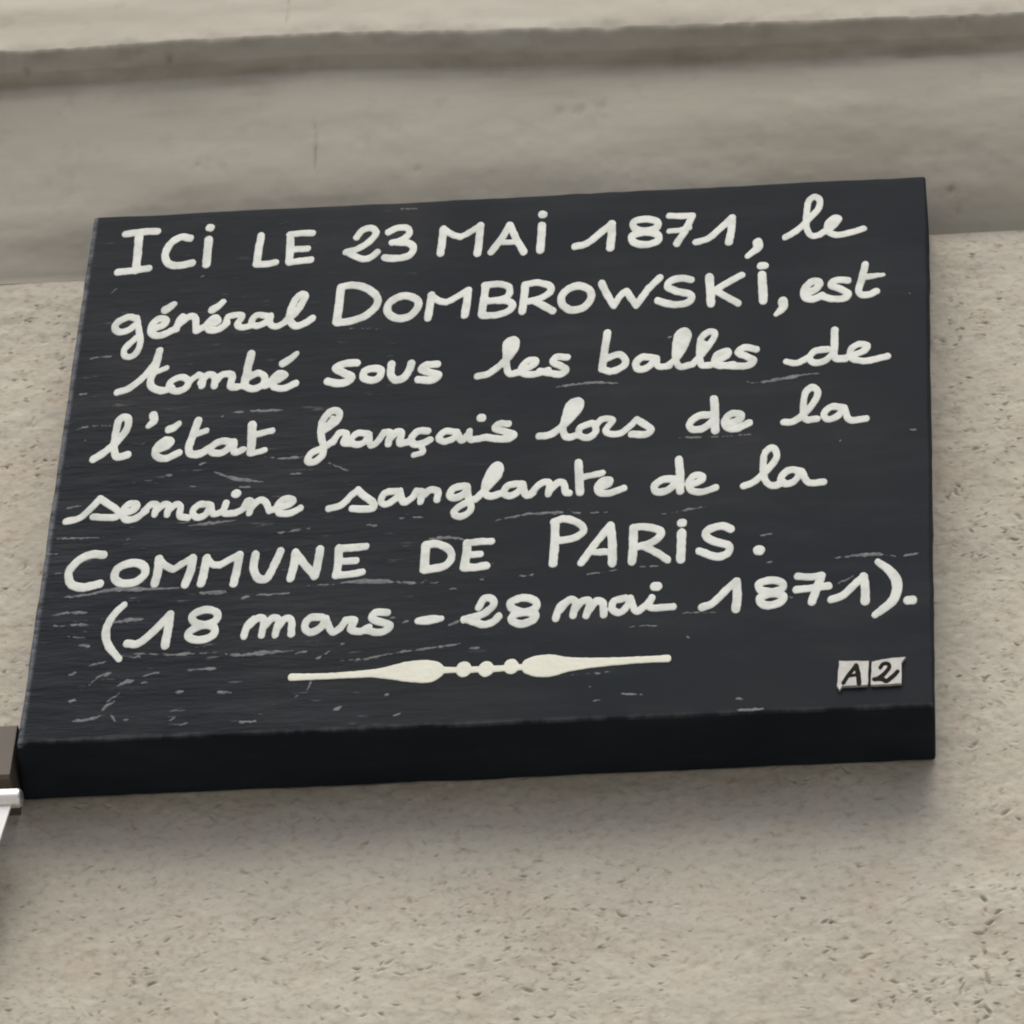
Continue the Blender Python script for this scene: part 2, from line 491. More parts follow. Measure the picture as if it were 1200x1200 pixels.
def catmull(p, sub=7):
    p = np.asarray(p, float)
    if len(p) == 2:
        t = np.linspace(0, 1, 3)[:, None]; return p[0] * (1 - t) + p[1] * t
    q = np.vstack([2 * p[0] - p[1], p, 2 * p[-1] - p[-2]])
    closed = np.allclose(p[0, :2], p[-1, :2])
    if closed: q[0] = p[-2]; q[-1] = p[1]
    out = []
    for i in range(1, len(q) - 2):
        t = np.linspace(0, 1, sub, endpoint=False)[:, None]
        a, b, c, d = q[i - 1], q[i], q[i + 1], q[i + 2]
        out.append(.5 * (2 * b + (c - a) * t + (2 * a - 5 * b + 4 * c - d) * t ** 2 + (3 * b - a - 3 * c + d) * t ** 3))
    out.append(q[-2][None]); return np.vstack(out)

def paint_film(name, strokes, material, parent, cell=.45, thick=.00016, base=0.0, grow=0.0, wob=.22, seed=0):
    S = []
    for s in strokes:
        a = np.array(s, float).reshape(-1, 3); S.append(catmull(a))
    allp = np.vstack(S)
    m = allp[:, 2].max() + 2.5
    x0, x1 = allp[:, 0].min() - m, allp[:, 0].max() + m
    z0, z1 = allp[:, 1].min() - m / SQ, allp[:, 1].max() + m / SQ
    gx = np.arange(x0, x1, cell); gz = np.arange(z0, z1, cell)
    X, Z = np.meshgrid(gx, gz, indexing='ij')
    D = np.full(X.shape, 9.0)
    for c in S:
        for a, b in zip(c[:-1], c[1:]):
            rm = max(a[2], b[2]) + 2
            i0, i1 = np.searchsorted(gx, [min(a[0], b[0]) - rm, max(a[0], b[0]) + rm])
            j0, j1 = np.searchsorted(gz, [min(a[1], b[1]) - rm / SQ, max(a[1], b[1]) + rm / SQ])
            u = X[i0:i1, j0:j1] - a[0]; v = (Z[i0:i1, j0:j1] - a[1]) * SQ
            e, f = b[0] - a[0], (b[1] - a[1]) * SQ
            L = e * e + f * f + 1e-9
            t = np.clip((u * e + v * f) / L, 0, 1)
            dd = np.hypot(u - t * e, v - t * f) - (a[2] + (b[2] - a[2]) * t)
            D[i0:i1, j0:j1] = np.minimum(D[i0:i1, j0:j1], dd)
    D = D - grow + wob * vnoise(X, Z, 3.0, 3.0, 40 + seed) + .5 * wob * vnoise(X, Z, 1.2, 1.2, 41 + seed)
    H = thick * (1 - np.clip(1 + D / .6, 0, 1) ** 2) * (1 + .25 * vnoise(X, Z, 2.5, 2.5, 42))
    H = np.where(D < 0, H, 0)
    # marching squares, fully triangulated
    n, k = X.shape
    vid = -np.ones((n, k), int)
    ins = D < 0
    verts = []
    idx = np.argwhere(ins)
    vid[ins] = np.arange(len(idx))
    vx = X[ins]; vz = Z[ins]; vy = H[ins]
    # edge crossings
    ex = ins[:-1] != ins[1:]; ez = ins[:, :-1] != ins[:, 1:]
    exid = -np.ones(ex.shape, int); ezid = -np.ones(ez.shape, int)
    exid[ex] = len(vx) + np.arange(ex.sum())
    ta = (D[:-1] / (D[:-1] - D[1:] + 1e-12))[ex]
    ax = X[:-1][ex] + ta * cell; az = Z[:-1][ex]
    ezid[ez] = len(vx) + ex.sum() + np.arange(ez.sum())
    tb = (D[:, :-1] / (D[:, :-1] - D[:, 1:] + 1e-12))[ez]
    bx = X[:, :-1][ez]; bz = Z[:, :-1][ez] + tb * cell
    PX = np.concatenate([vx, ax, bx]); PZ = np.concatenate([vz, az, bz])
    PY = np.concatenate([vy, np.zeros(len(ax) + len(bx))])
    code = ins[:-1, :-1] * 1 + ins[1:, :-1] * 2 + ins[1:, 1:] * 4 + ins[:-1, 1:] * 8
    c0, c1, c2, c3 = vid[:-1, :-1], vid[1:, :-1], vid[1:, 1:], vid[:-1, 1:]
    e0, e1, e2, e3 = exid[:, :-1], ezid[1:, :], exid[:, 1:], ezid[:-1, :]
    ar = [c0, c1, c2, c3, e0, e1, e2, e3]
    polys = {1: [(0, 4, 7)], 2: [(4, 1, 5)], 4: [(5, 2, 6)], 8: [(7, 6, 3)], 3: [(0, 1, 5, 7)], 6: [(4, 1, 2, 6)], 12: [(7, 5, 2, 3)], 9: [(0, 4, 6, 3)],
             5: [(0, 4, 7), (5, 2, 6)], 10: [(4, 1, 5), (7, 6, 3)], 7: [(0, 1, 2, 6, 7)], 14: [(4, 1, 2, 3, 7)], 13: [(0, 4, 5, 2, 3)], 11: [(0, 1, 5, 6, 3)], 15: [(0, 1, 2, 3)]}
    tris, quads = [], []
    for cd, pl in polys.items():
        mk = code == cd
        if not mk.any(): continue
        for p in pl:
            g = [ar[i][mk] for i in p]
            if len(p) == 4: quads.append(np.stack(g, 1))
            else:
                for i in range(1, len(p) - 1): tris.append(np.stack([g[0], g[i], g[i + 1]], 1))
    # a skirt carries the edge back to the board so the film has real thickness
    V = np.stack([PX / 1000, -(BOARD_D + base + .00012 + PY), PZ / 1000], 1)
    tr = np.concatenate(tris) if tris else None
    qd = np.concatenate(quads) if quads else None
    return mesh_from(name, V, qd, tr, material, parent, True)

WORDS = [
  [[-275.5,482.8,2.71,-263.1,484.1,2.71,-252.1,484.0,2.71],[-265.5,483.4,3.14,-264.4,463.7,3.14,-264.0,444.1,3.14],[-277.0,443.3,2.71,-264.9,444.2,2.71,-254.5,445.6,2.71],[-227.4,474.7,2.86,-233.9,476.5,2.86,-241.1,470.4,2.86,-244.0,459.5,2.86,-241.4,450.4,2.86,-234.1,446.7,2.86,-223.4,448.6,2.86],[-213.5,472.1,3.14,-213.1,457.6,3.14,-212.8,446.5,3.14],[-214.0,484.9,3.0,-213.1,484.6,3.0]],
  [[-175.3,473.4,2.86,-175.9,459.2,2.86,-176.2,444.2,2.86],[-176.2,443.7,2.57,-168.7,443.6,2.57,-162.4,444.9,2.57],[-153.8,472.6,2.86,-152.9,457.5,2.86,-152.6,444.6,2.86],[-154.4,473.1,2.57,-144.9,473.8,2.57,-137.8,473.2,2.57],[-152.6,457.4,2.43,-146.7,457.4,2.43,-140.2,457.4,2.43],[-152.6,444.2,2.57,-144.1,444.9,2.57,-136.8,445.6,2.57]],
  [[-105.3,466.7,2.57,-101.5,473.6,2.57,-95.1,475.3,2.57,-91.6,470.1,2.57,-95.3,462.0,2.57,-104.0,454.2,2.57,-112.0,451.7,2.57],[-110.7,451.4,2.57,-104.2,446.1,2.57,-97.8,443.4,2.57,-92.6,445.8,2.57,-89.4,450.0,2.57],[-82.7,469.9,2.57,-76.0,474.3,2.57,-68.7,472.8,2.57,-67.8,466.5,2.57,-72.9,461.1,2.57,-79.2,459.0,2.57],[-75.8,459.2,2.71,-66.4,457.1,2.71,-63.3,450.7,2.71,-67.1,443.9,2.71,-76.3,442.4,2.71,-83.7,443.9,2.71]],
  [[-42.9,470.2,2.86,-43.1,458.0,2.86,-43.5,445.2,2.86],[-42.9,470.2,2.43,-35.3,463.6,2.43,-29.8,461.0,2.43],[-29.8,461.0,2.43,-22.4,466.4,2.43,-16.2,471.9,2.43],[-16.2,471.9,2.86,-16.4,458.2,2.86,-16.9,443.2,2.86],[5.0,471.0,2.71,-0.4,457.0,2.71,-7.1,443.8,2.71],[5.0,471.0,2.71,10.3,456.1,2.71,16.3,442.0,2.71],[0.1,453.0,2.14,5.9,453.0,2.14,11.2,452.8,2.14],[28.1,468.5,3.0,28.2,455.9,3.0,28.0,443.4,3.0],[27.9,480.1,3.14,28.5,480.0,3.14]],
  [[52.7,445.0,2.71,61.0,447.4,2.71,70.5,457.7,2.71,78.0,466.4,2.71],[78.3,466.4,3.0,78.5,453.2,3.0,77.9,441.8,3.0],[102.2,469.5,2.71,110.3,466.6,2.71,110.5,460.0,2.71,102.5,457.1,2.71,94.8,460.7,2.71,94.2,467.4,2.71,102.2,469.5,2.71],[102.6,455.7,2.71,111.0,452.9,2.71,111.5,446.3,2.71,102.9,443.0,2.71,94.5,446.2,2.71,93.5,453.1,2.71,102.6,455.7,2.71],[119.2,471.7,2.43,127.3,470.6,2.43,134.9,470.9,2.43],[135.7,470.4,2.71,131.0,455.8,2.71,125.2,442.4,2.71],[119.6,455.8,2.14,126.1,456.1,2.14,133.6,458.2,2.14],[138.8,442.9,2.57,147.5,446.1,2.57,156.4,456.5,2.57,164.1,466.0,2.57],[164.1,466.0,2.86,163.7,453.3,2.86,162.1,441.1,2.86],[182.6,439.1,3.71,182.7,433.9,3.14,175.3,425.7,2.0]],
  [[201.9,443.3,2.43,209.3,448.7,2.43,218.3,460.1,2.43,225.1,470.6,2.43,226.1,479.4,2.43,222.8,483.2,2.43,218.3,478.9,2.43,216.8,463.5,2.43,217.2,451.4,2.43,220.7,443.2,2.43,226.7,444.1,2.43],[225.9,444.1,2.43,234.2,450.5,2.43,239.7,458.4,2.43,236.4,460.4,2.43,231.9,454.6,2.43,232.2,446.9,2.43,237.9,442.8,2.43,248.4,444.6,2.43,257.2,447.8,2.43]],
  [[-258.1,394.0,2.57,-264.5,396.2,2.57,-271.7,391.3,2.57,-272.9,385.4,2.57,-268.8,381.2,2.57,-262.4,383.3,2.57,-256.9,389.6,2.57],[-258.2,394.7,2.43,-255.5,383.1,2.43,-253.0,371.1,2.43,-254.0,361.5,2.43,-258.0,356.0,2.43,-262.7,357.2,2.43,-263.5,364.3,2.43,-256.8,373.9,2.43],[-244.7,382.9,2.57,-238.1,386.1,2.57,-236.3,391.0,2.57,-241.9,392.7,2.57,-246.5,385.7,2.57,-245.4,378.0,2.57,-239.4,375.7,2.57,-230.7,380.6,2.57,-228.2,383.3,2.57],[-238.3,401.5,3.14,-235.3,403.9,3.0,-232.5,407.2,2.43],[-228.4,381.1,2.57,-226.8,390.7,2.57,-225.1,393.8,2.57],[-226.6,386.4,2.57,-220.4,393.3,2.57,-215.6,391.6,2.57,-213.9,378.6,2.57],[-213.6,378.6,2.57,-205.7,383.8,2.57,-198.8,387.0,2.57,-201.8,391.1,2.57,-206.3,384.9,2.57,-204.5,378.8,2.57,-197.6,379.1,2.57,-192.1,385.0,2.57],[-204.0,399.4,3.14,-200.5,402.2,2.86,-197.0,407.0,2.29],[-193.5,384.0,2.43,-191.1,391.8,2.43,-182.0,391.8,2.43,-184.7,383.4,2.43,-180.9,379.7,2.43,-173.4,381.5,2.43],[-163.0,389.8,2.43,-171.2,391.5,2.43,-174.8,384.8,2.43,-171.1,380.7,2.43,-164.4,383.6,2.43,-161.5,390.3,2.43],[-161.5,390.3,2.43,-160.8,381.7,2.43,-155.7,379.1,2.43,-148.5,384.7,2.43],[-150.0,384.1,2.71,-143.1,393.3,2.71,-138.1,407.0,2.71,-140.6,410.5,2.71,-144.8,405.3,2.71,-147.5,394.7,2.71,-147.3,385.0,2.71,-142.7,378.6,2.71,-136.0,381.0,2.71,-131.1,385.5,2.71]],
  [[-112.9,413.9,3.14,-113.1,395.5,3.14,-113.5,380.8,3.14],[-113.0,415.4,2.86,-105.2,417.0,2.86,-94.2,413.1,2.86,-86.2,403.2,2.86,-86.8,393.5,2.86,-93.8,385.0,2.86,-104.1,380.6,2.86,-113.1,379.5,2.86],[-67.6,403.4,2.86,-58.3,399.7,2.86,-56.3,391.8,2.86,-61.7,382.5,2.86,-70.7,381.0,2.86,-77.5,387.5,2.86,-76.7,397.6,2.86,-67.6,403.4,2.86],[-47.5,402.6,2.86,-47.9,390.7,2.86,-48.7,379.6,2.86],[-47.5,402.6,2.43,-42.2,396.8,2.43,-36.4,394.6,2.43],[-36.4,394.6,2.43,-28.0,400.5,2.43,-21.9,405.7,2.43],[-21.6,405.6,2.86,-21.8,393.1,2.86,-22.6,380.7,2.86],[-9.2,409.5,2.86,-9.8,394.4,2.86,-10.5,380.3,2.86],[-10.0,410.0,2.57,-0.4,410.6,2.57,7.5,406.5,2.57,7.3,398.5,2.57,1.9,394.6,2.57,-7.1,393.6,2.57],[-1.9,393.8,2.57,7.6,392.7,2.57,11.1,387.5,2.57,7.0,382.0,2.57,-1.1,379.2,2.57,-9.9,379.4,2.57],[18.9,407.8,2.86,18.6,394.5,2.86,18.0,381.6,2.86],[18.6,408.7,2.57,27.6,409.8,2.57,36.3,406.1,2.57,36.8,399.6,2.57,29.8,393.7,2.57,20.9,391.1,2.57],[26.2,391.8,2.71,33.2,385.9,2.71,39.7,380.5,2.71],[56.6,404.6,2.86,64.3,400.2,2.86,66.1,391.4,2.86,61.1,382.4,2.86,53.0,380.4,2.86,46.8,385.6,2.86,45.2,393.6,2.86,49.1,401.3,2.86,56.6,404.6,2.86],[73.1,406.0,2.71,77.2,394.5,2.71,82.6,383.0,2.71],[82.6,383.0,2.57,86.4,391.7,2.57,91.0,396.9,2.57],[91.0,396.9,2.57,94.7,388.9,2.57,98.3,381.8,2.57],[98.3,381.8,2.71,105.7,396.7,2.71,114.0,408.6,2.71],[136.3,404.8,2.71,129.5,407.0,2.71,122.0,404.6,2.71,119.9,398.9,2.71,126.0,394.1,2.71,134.8,390.7,2.71,137.0,385.8,2.71,133.0,381.4,2.71,123.3,380.9,2.71,113.2,385.4,2.71],[149.0,406.4,3.14,150.0,392.4,3.14,150.5,380.2,3.14],[171.8,406.9,2.57,163.3,401.1,2.57,153.3,393.2,2.57],[153.3,393.2,2.57,162.1,385.1,2.57,169.6,378.8,2.57],[186.0,405.9,3.14,186.6,392.9,3.14,187.2,380.0,3.14],[184.8,415.2,2.71,187.8,415.2,2.71],[200.9,378.2,3.57,200.9,372.2,3.0,196.2,365.8,1.86]],
  [[215.7,384.4,2.71,223.8,389.1,2.71,226.3,395.3,2.71,221.6,396.8,2.71,216.4,390.7,2.71,215.7,382.2,2.71,221.6,379.2,2.71,228.3,382.4,2.71],[246.1,396.2,2.57,237.9,396.8,2.57,234.2,392.0,2.57,240.9,387.6,2.57,246.1,383.2,2.57,243.9,378.7,2.57,236.4,378.2,2.57,227.6,381.4,2.57],[258.2,411.3,2.57,255.8,397.5,2.57,253.5,385.9,2.57,255.4,381.0,2.57,260.9,381.1,2.57,265.8,383.7,2.57],[256.1,398.1,2.43,263.2,399.3,2.14,270.9,400.0,1.43]],
  [[-264.2,320.9,2.57,-255.5,325.0,2.57,-246.1,336.5,2.57,-239.8,349.9,2.57,-238.2,360.4,2.57],[-238.2,360.4,2.71,-239.3,344.5,2.71,-241.7,332.0,2.71,-239.5,323.9,2.71,-232.3,320.4,2.71,-225.8,322.9,2.71],[-238.8,339.2,2.0,-231.5,342.9,2.0],[-220.7,332.7,2.57,-226.8,328.9,2.57,-227.2,322.6,2.57,-221.6,319.3,2.57,-215.2,322.8,2.57,-215.1,329.8,2.57,-220.7,332.7,2.57],[-215.3,323.9,2.29,-211.4,331.0,2.29,-207.2,334.3,2.29],[-207.9,334.3,2.57,-204.3,331.1,2.57,-204.6,323.1,2.57],[-205.7,326.4,2.57,-201.1,333.8,2.57,-196.3,331.4,2.57,-195.5,322.5,2.57],[-195.4,326.7,2.57,-190.4,333.5,2.57,-183.8,332.2,2.57,-184.1,321.7,2.57,-179.4,320.4,2.57],[-172.0,352.6,3.0,-173.3,336.8,3.0,-174.3,322.1,3.0],[-181.0,320.5,2.14,-174.2,321.1,2.14],[-174.2,321.1,2.57,-167.9,317.7,2.57,-161.4,321.2,2.57,-160.6,328.9,2.57,-165.5,333.1,2.57,-171.9,329.3,2.57],[-159.8,320.1,2.57,-152.6,324.2,2.57,-146.3,329.6,2.57,-151.0,331.6,2.57,-155.0,325.0,2.57,-152.9,318.6,2.57,-146.0,317.0,2.57,-138.1,321.1,2.57],[-148.8,341.6,2.86,-144.5,344.7,2.71,-139.7,350.7,2.14]],
  [[-274.5,256.6,2.71,-267.0,263.0,2.71,-259.1,272.8,2.71,-253.6,284.8,2.71,-253.4,293.1,2.71,-256.3,296.2,2.71,-260.4,292.5,2.71,-261.0,277.0,2.71,-260.4,264.7,2.71,-257.5,257.9,2.71,-250.5,259.5,2.71],[-236.3,296.5,3.14,-235.1,291.4,3.0,-238.7,286.3,2.0],[-231.0,262.3,2.57,-223.2,266.3,2.57,-221.1,270.7,2.57,-225.9,271.4,2.57,-230.9,264.8,2.57,-230.2,256.9,2.57,-223.4,254.1,2.57,-214.3,259.2,2.57],[-223.7,282.0,2.86,-220.4,283.6,2.86,-217.0,287.5,2.0],[-203.7,289.3,2.86,-206.1,275.5,2.86,-207.9,263.3,2.86,-205.9,257.4,2.86,-199.2,257.4,2.86,-192.9,262.3,2.86],[-204.6,275.8,2.14,-197.0,279.0,2.14],[-177.6,266.4,2.57,-185.3,268.3,2.57,-192.0,263.2,2.57,-191.0,257.7,2.57,-184.3,257.2,2.57,-177.4,263.7,2.57],[-176.5,266.9,2.43,-175.6,257.1,2.43,-169.5,259.1,2.43],[-165.3,282.6,3.14,-164.4,268.6,3.14,-164.1,256.3,3.14],[-164.0,272.3,2.29,-157.4,274.3,2.29,-150.9,275.9,2.29],[-164.0,255.1,2.14,-158.9,256.0,2.14,-154.3,257.7,2.14]],
  [[-96.2,338.4,2.86,-104.1,338.3,2.86,-110.6,334.5,2.86,-104.9,329.3,2.86,-98.9,324.7,2.86,-102.0,319.9,2.86,-108.7,319.1,2.86,-115.6,321.6,2.86],[-84.8,332.1,2.71,-78.7,330.2,2.71,-79.3,323.3,2.71,-84.0,320.5,2.71,-90.2,323.2,2.71,-90.2,329.5,2.71,-84.8,332.1,2.71],[-71.5,335.4,2.86,-71.3,325.5,2.86,-67.5,319.6,2.86,-61.7,322.1,2.86,-58.4,329.8,2.86,-57.6,335.0,2.86],[-39.2,333.1,2.71,-46.6,332.8,2.71,-50.1,328.8,2.71,-43.2,325.0,2.71,-37.8,322.1,2.71,-42.0,317.8,2.71,-51.8,318.9,2.71]],
  [[-10.3,319.4,2.57,-2.7,321.4,2.57,5.8,330.0,2.57,13.5,341.6,2.57,15.3,349.9,2.57,12.9,353.9,2.57,8.5,350.4,2.57,8.7,337.8,2.57,9.7,327.2,2.57,12.2,320.3,2.57,18.9,321.3,2.57],[11.9,351.2,3.14,12.2,340.7,3.14],[18.8,322.0,2.43,28.3,327.6,2.43,29.8,332.1,2.43,24.3,332.0,2.43,20.2,325.4,2.43,21.9,319.7,2.43,30.1,318.7,2.43,38.9,322.0,2.43],[51.5,333.7,2.57,44.3,334.2,2.57,41.9,329.6,2.57,47.7,325.4,2.57,51.1,321.2,2.57,47.3,317.3,2.57,39.0,319.3,2.57,33.0,321.4,2.57]],
  [[78.9,355.6,2.86,77.6,339.2,2.86,76.3,320.5,2.86],[76.3,320.1,2.57,82.8,317.5,2.57,90.8,322.0,2.57,92.4,328.1,2.57,87.4,333.9,2.57,79.4,330.7,2.57],[112.0,328.8,2.57,103.9,330.0,2.57,99.6,324.1,2.57,102.0,318.3,2.57,108.6,320.3,2.57,113.5,328.3,2.57],[114.0,328.3,2.29,115.2,320.3,2.29,123.3,320.3,2.29],[121.9,320.4,2.43,129.0,329.3,2.43,134.6,343.6,2.43,135.2,350.9,2.43,132.2,354.3,2.43,127.8,349.3,2.43,126.7,335.8,2.43,127.7,324.2,2.43,130.7,318.8,2.43,138.8,320.7,2.43],[131.8,349.1,2.0,130.6,337.6,2.0],[138.8,320.7,2.43,146.7,332.3,2.43,153.1,345.4,2.43,153.4,350.7,2.43,149.3,351.8,2.43,144.2,345.0,2.43,143.5,330.4,2.43,145.2,319.9,2.43,151.4,319.0,2.43],[147.3,340.6,1.71,145.5,334.4,1.71],[151.4,319.0,2.29,162.3,327.0,2.29,162.9,332.2,2.29,156.3,329.5,2.29,153.9,323.4,2.29,156.5,317.8,2.29,167.5,318.7,2.29],[182.8,332.2,2.57,175.0,334.5,2.57,170.3,330.2,2.57,176.3,325.6,2.57,181.0,321.5,2.57,177.1,316.8,2.57,169.0,316.9,2.57,158.7,318.5,2.57]],
  [[203.5,318.7,2.29,210.9,316.9,2.29,218.9,322.0,2.29],[232.1,328.8,2.43,224.0,327.9,2.43,219.6,321.9,2.43,222.6,316.5,2.43,229.9,317.7,2.43,235.3,324.0,2.43],[236.8,347.3,2.71,236.8,334.3,2.71,236.8,320.7,2.71,243.8,318.8,2.71],[243.8,319.6,2.43,255.5,324.6,2.43,259.2,330.2,2.43,253.3,332.3,2.43,247.9,327.2,2.43,248.5,319.3,2.43,256.2,315.8,2.43,264.2,316.7,2.43,273.0,319.2,2.43]],
  [[-116.4,272.6,2.57,-108.7,279.3,2.57,-104.7,286.2,2.57,-106.4,291.9,2.57,-111.8,291.4,2.57,-116.3,281.8,2.57,-116.1,269.5,2.57,-113.9,259.1,2.57,-113.9,250.0,2.57,-119.1,244.0,2.57,-123.6,245.5,2.57,-121.5,252.5,2.57,-114.4,256.7,2.57,-107.5,262.8,2.57],[-109.2,285.5,1.86,-113.6,275.5,1.86],[-107.4,261.8,2.43,-103.6,270.3,2.43,-98.3,269.3,2.43,-99.7,261.3,2.43,-93.9,259.9,2.43],[-83.4,268.4,2.43,-90.9,269.5,2.43,-94.9,263.0,2.43,-91.6,258.7,2.43,-85.8,260.3,2.43,-82.6,267.7,2.43],[-82.6,267.7,2.43,-81.2,258.0,2.43,-76.9,259.8,2.43,-72.4,269.0,2.43],[-72.4,269.0,2.57,-68.2,268.4,2.57,-68.7,257.8,2.57],[-68.6,261.2,2.57,-63.5,269.1,2.57,-60.1,267.4,2.57,-60.6,258.1,2.57,-54.0,259.3,2.57],[-42.0,268.3,2.57,-48.7,268.7,2.57,-53.0,262.3,2.57,-50.9,256.6,2.57,-45.0,257.0,2.57,-40.0,260.0,2.57],[-46.4,255.1,2.0,-44.2,248.5,2.0,-50.5,246.0,2.0],[-22.7,266.4,2.43,-30.1,267.3,2.43,-33.8,261.6,2.43,-30.3,257.7,2.43,-23.8,260.3,2.43,-21.7,266.3,2.43],[-21.6,265.3,2.43,-17.8,257.9,2.43,-13.0,264.7,2.43],[-13.1,266.3,2.43,-12.0,258.5,2.43,-2.5,259.5,2.43],[-5.8,278.5,3.0,-4.9,278.5,3.0],[13.4,271.5,2.57,7.2,271.9,2.57,4.8,267.6,2.57,12.0,264.1,2.57,17.7,261.0,2.57,14.5,257.6,2.57,7.9,257.6,2.57,-1.0,259.8,2.57]],
  [[35.4,258.4,2.57,43.0,259.4,2.57,51.5,267.5,2.57,60.5,280.2,2.57,62.7,288.3,2.57,59.7,290.6,2.57,54.8,286.8,2.57,52.4,274.6,2.57,51.4,262.5,2.57,54.9,256.1,2.57,62.1,258.1,2.57],[58.7,288.6,2.86,56.2,278.5,2.86],[69.8,267.8,2.43,63.3,264.7,2.43,62.8,257.6,2.43,68.8,254.8,2.43,74.0,259.9,2.43,72.7,267.6,2.43,69.8,267.8,2.43],[73.8,266.1,2.29,78.4,271.9,2.29,85.4,270.4,2.29,80.7,260.9,2.29,84.8,257.0,2.29,92.8,258.7,2.29,101.9,269.7,2.29],[101.9,269.7,2.57,107.9,264.4,2.57,112.0,259.4,2.57,108.2,255.4,2.57,98.7,256.1,2.57]],
  [[152.2,270.8,2.57,144.2,270.5,2.57,138.5,264.4,2.57,139.7,258.2,2.57,147.4,258.5,2.57,154.5,265.8,2.57],[154.3,285.8,3.0,155.4,271.8,3.0,155.7,255.9,3.0],[162.6,260.7,2.57,172.0,265.0,2.57,172.9,270.2,2.57,166.8,271.0,2.57,162.2,265.2,2.57,163.4,258.7,2.57,169.9,256.6,2.57,178.8,261.7,2.57]],
  [[202.1,260.5,2.43,209.0,260.9,2.43,217.6,269.6,2.43,224.1,281.4,2.43,225.1,289.1,2.43,221.2,292.7,2.43,216.8,287.0,2.43,215.5,272.8,2.43,217.4,262.6,2.43,224.9,262.3,2.43],[242.3,272.0,2.43,234.3,273.0,2.43,229.5,266.8,2.43,232.1,261.4,2.43,238.6,263.8,2.43,243.4,271.6,2.43],[243.4,271.6,2.43,246.9,260.0,2.43,258.1,260.4,2.43]],
  [[-286.9,198.6,2.43,-278.0,201.0,2.43,-270.2,210.5,2.43,-265.5,218.7,2.43],[-265.5,218.7,2.43,-259.4,213.5,2.43,-252.0,206.4,2.43,-251.7,201.0,2.43,-258.7,200.6,2.43,-268.5,201.6,2.43],[-251.4,201.4,2.43,-240.2,207.1,2.43,-239.2,211.6,2.43,-244.5,212.3,2.43,-248.1,205.2,2.43,-245.5,198.0,2.43,-239.0,198.2,2.43,-231.9,205.1,2.43],[-233.4,205.2,2.43,-228.8,210.9,2.43,-224.9,209.3,2.43,-225.6,201.4,2.43],[-225.4,204.1,2.43,-219.8,210.4,2.43,-216.4,208.2,2.43,-217.1,200.8,2.43],[-217.0,203.6,2.43,-211.7,209.9,2.43,-208.4,207.1,2.43,-208.1,199.1,2.43,-202.3,196.7,2.43],[-189.4,208.5,2.43,-196.0,208.3,2.43,-199.5,201.7,2.43,-195.7,196.7,2.43,-190.0,199.5,2.43,-187.4,207.7,2.43],[-187.4,207.7,2.29,-184.9,199.2,2.29,-178.5,201.8,2.29,-176.9,209.1,2.29],[-176.9,209.1,2.43,-177.9,199.8,2.43,-169.4,199.2,2.43],[-171.2,217.3,3.0,-170.3,217.3,3.0],[-170.2,199.3,2.43,-164.6,202.9,2.43,-162.6,209.8,2.43,-159.5,208.6,2.43,-160.1,198.7,2.43],[-159.5,203.2,2.43,-154.2,210.2,2.43,-149.6,208.0,2.43,-146.4,199.8,2.43],[-146.7,199.8,2.43,-133.2,204.9,2.43,-131.1,209.4,2.43,-136.6,210.1,2.43,-141.2,204.0,2.43,-139.2,197.3,2.43,-131.8,196.7,2.43,-125.1,201.0,2.43]],
  [[-105.7,199.2,2.43,-97.1,202.1,2.43,-90.5,211.2,2.43,-86.6,215.4,2.43],[-86.6,215.4,2.57,-82.3,209.7,2.57,-75.6,203.1,2.57,-74.9,198.3,2.57,-81.4,197.1,2.57,-89.5,198.4,2.57],[-59.8,212.9,2.43,-67.8,211.4,2.43,-70.2,203.9,2.43,-66.4,200.9,2.43,-60.1,205.7,2.43,-57.6,212.7,2.43],[-57.6,212.1,2.43,-54.5,202.0,2.43,-49.2,205.6,2.43,-46.4,212.0,2.43],[-46.4,212.0,2.43,-41.9,210.5,2.43,-43.1,201.8,2.43],[-42.8,205.8,2.57,-37.2,212.2,2.57,-31.7,210.5,2.57,-31.8,203.1,2.57],[-14.0,214.7,2.57,-21.2,212.8,2.57,-23.3,206.0,2.57,-19.2,203.7,2.57,-13.6,207.3,2.57,-11.8,213.8,2.57],[-11.8,214.2,2.43,-10.5,204.2,2.43,-8.1,193.7,2.43,-11.1,188.0,2.43,-16.8,186.3,2.43,-19.5,191.2,2.43,-13.8,197.4,2.43,-3.9,203.3,2.43],[-5.3,201.8,2.57,1.5,211.4,2.57,8.5,221.9,2.57,10.0,229.8,2.57,7.4,233.0,2.57,2.9,226.3,2.57,0.5,215.4,2.57,1.0,207.0,2.57,4.8,204.0,2.57,11.9,206.3,2.57],[7.5,231.0,2.0,3.3,218.2,2.0],[24.9,214.2,2.43,16.6,213.4,2.43,13.3,206.6,2.43,17.6,203.2,2.43,23.5,207.0,2.43,26.1,213.8,2.43],[26.1,213.8,2.43,28.7,203.3,2.43,33.7,205.3,2.43],[31.6,203.5,2.43,37.0,212.1,2.43,41.3,214.8,2.43,44.3,212.6,2.43,43.9,203.7,2.43],[44.5,206.6,2.57,50.4,213.8,2.57,54.4,211.6,2.57,55.4,204.7,2.57,58.1,203.4,2.57],[63.4,231.0,3.0,64.4,217.3,3.0,65.3,204.1,3.0],[65.8,217.2,2.29,73.0,219.1,2.29,80.2,220.7,2.29],[77.8,206.9,2.43,84.5,210.0,2.43,84.8,214.0,2.43,80.0,213.1,2.43,77.0,207.5,2.43,79.4,202.0,2.43,86.6,202.0,2.43,95.1,205.8,2.43]],
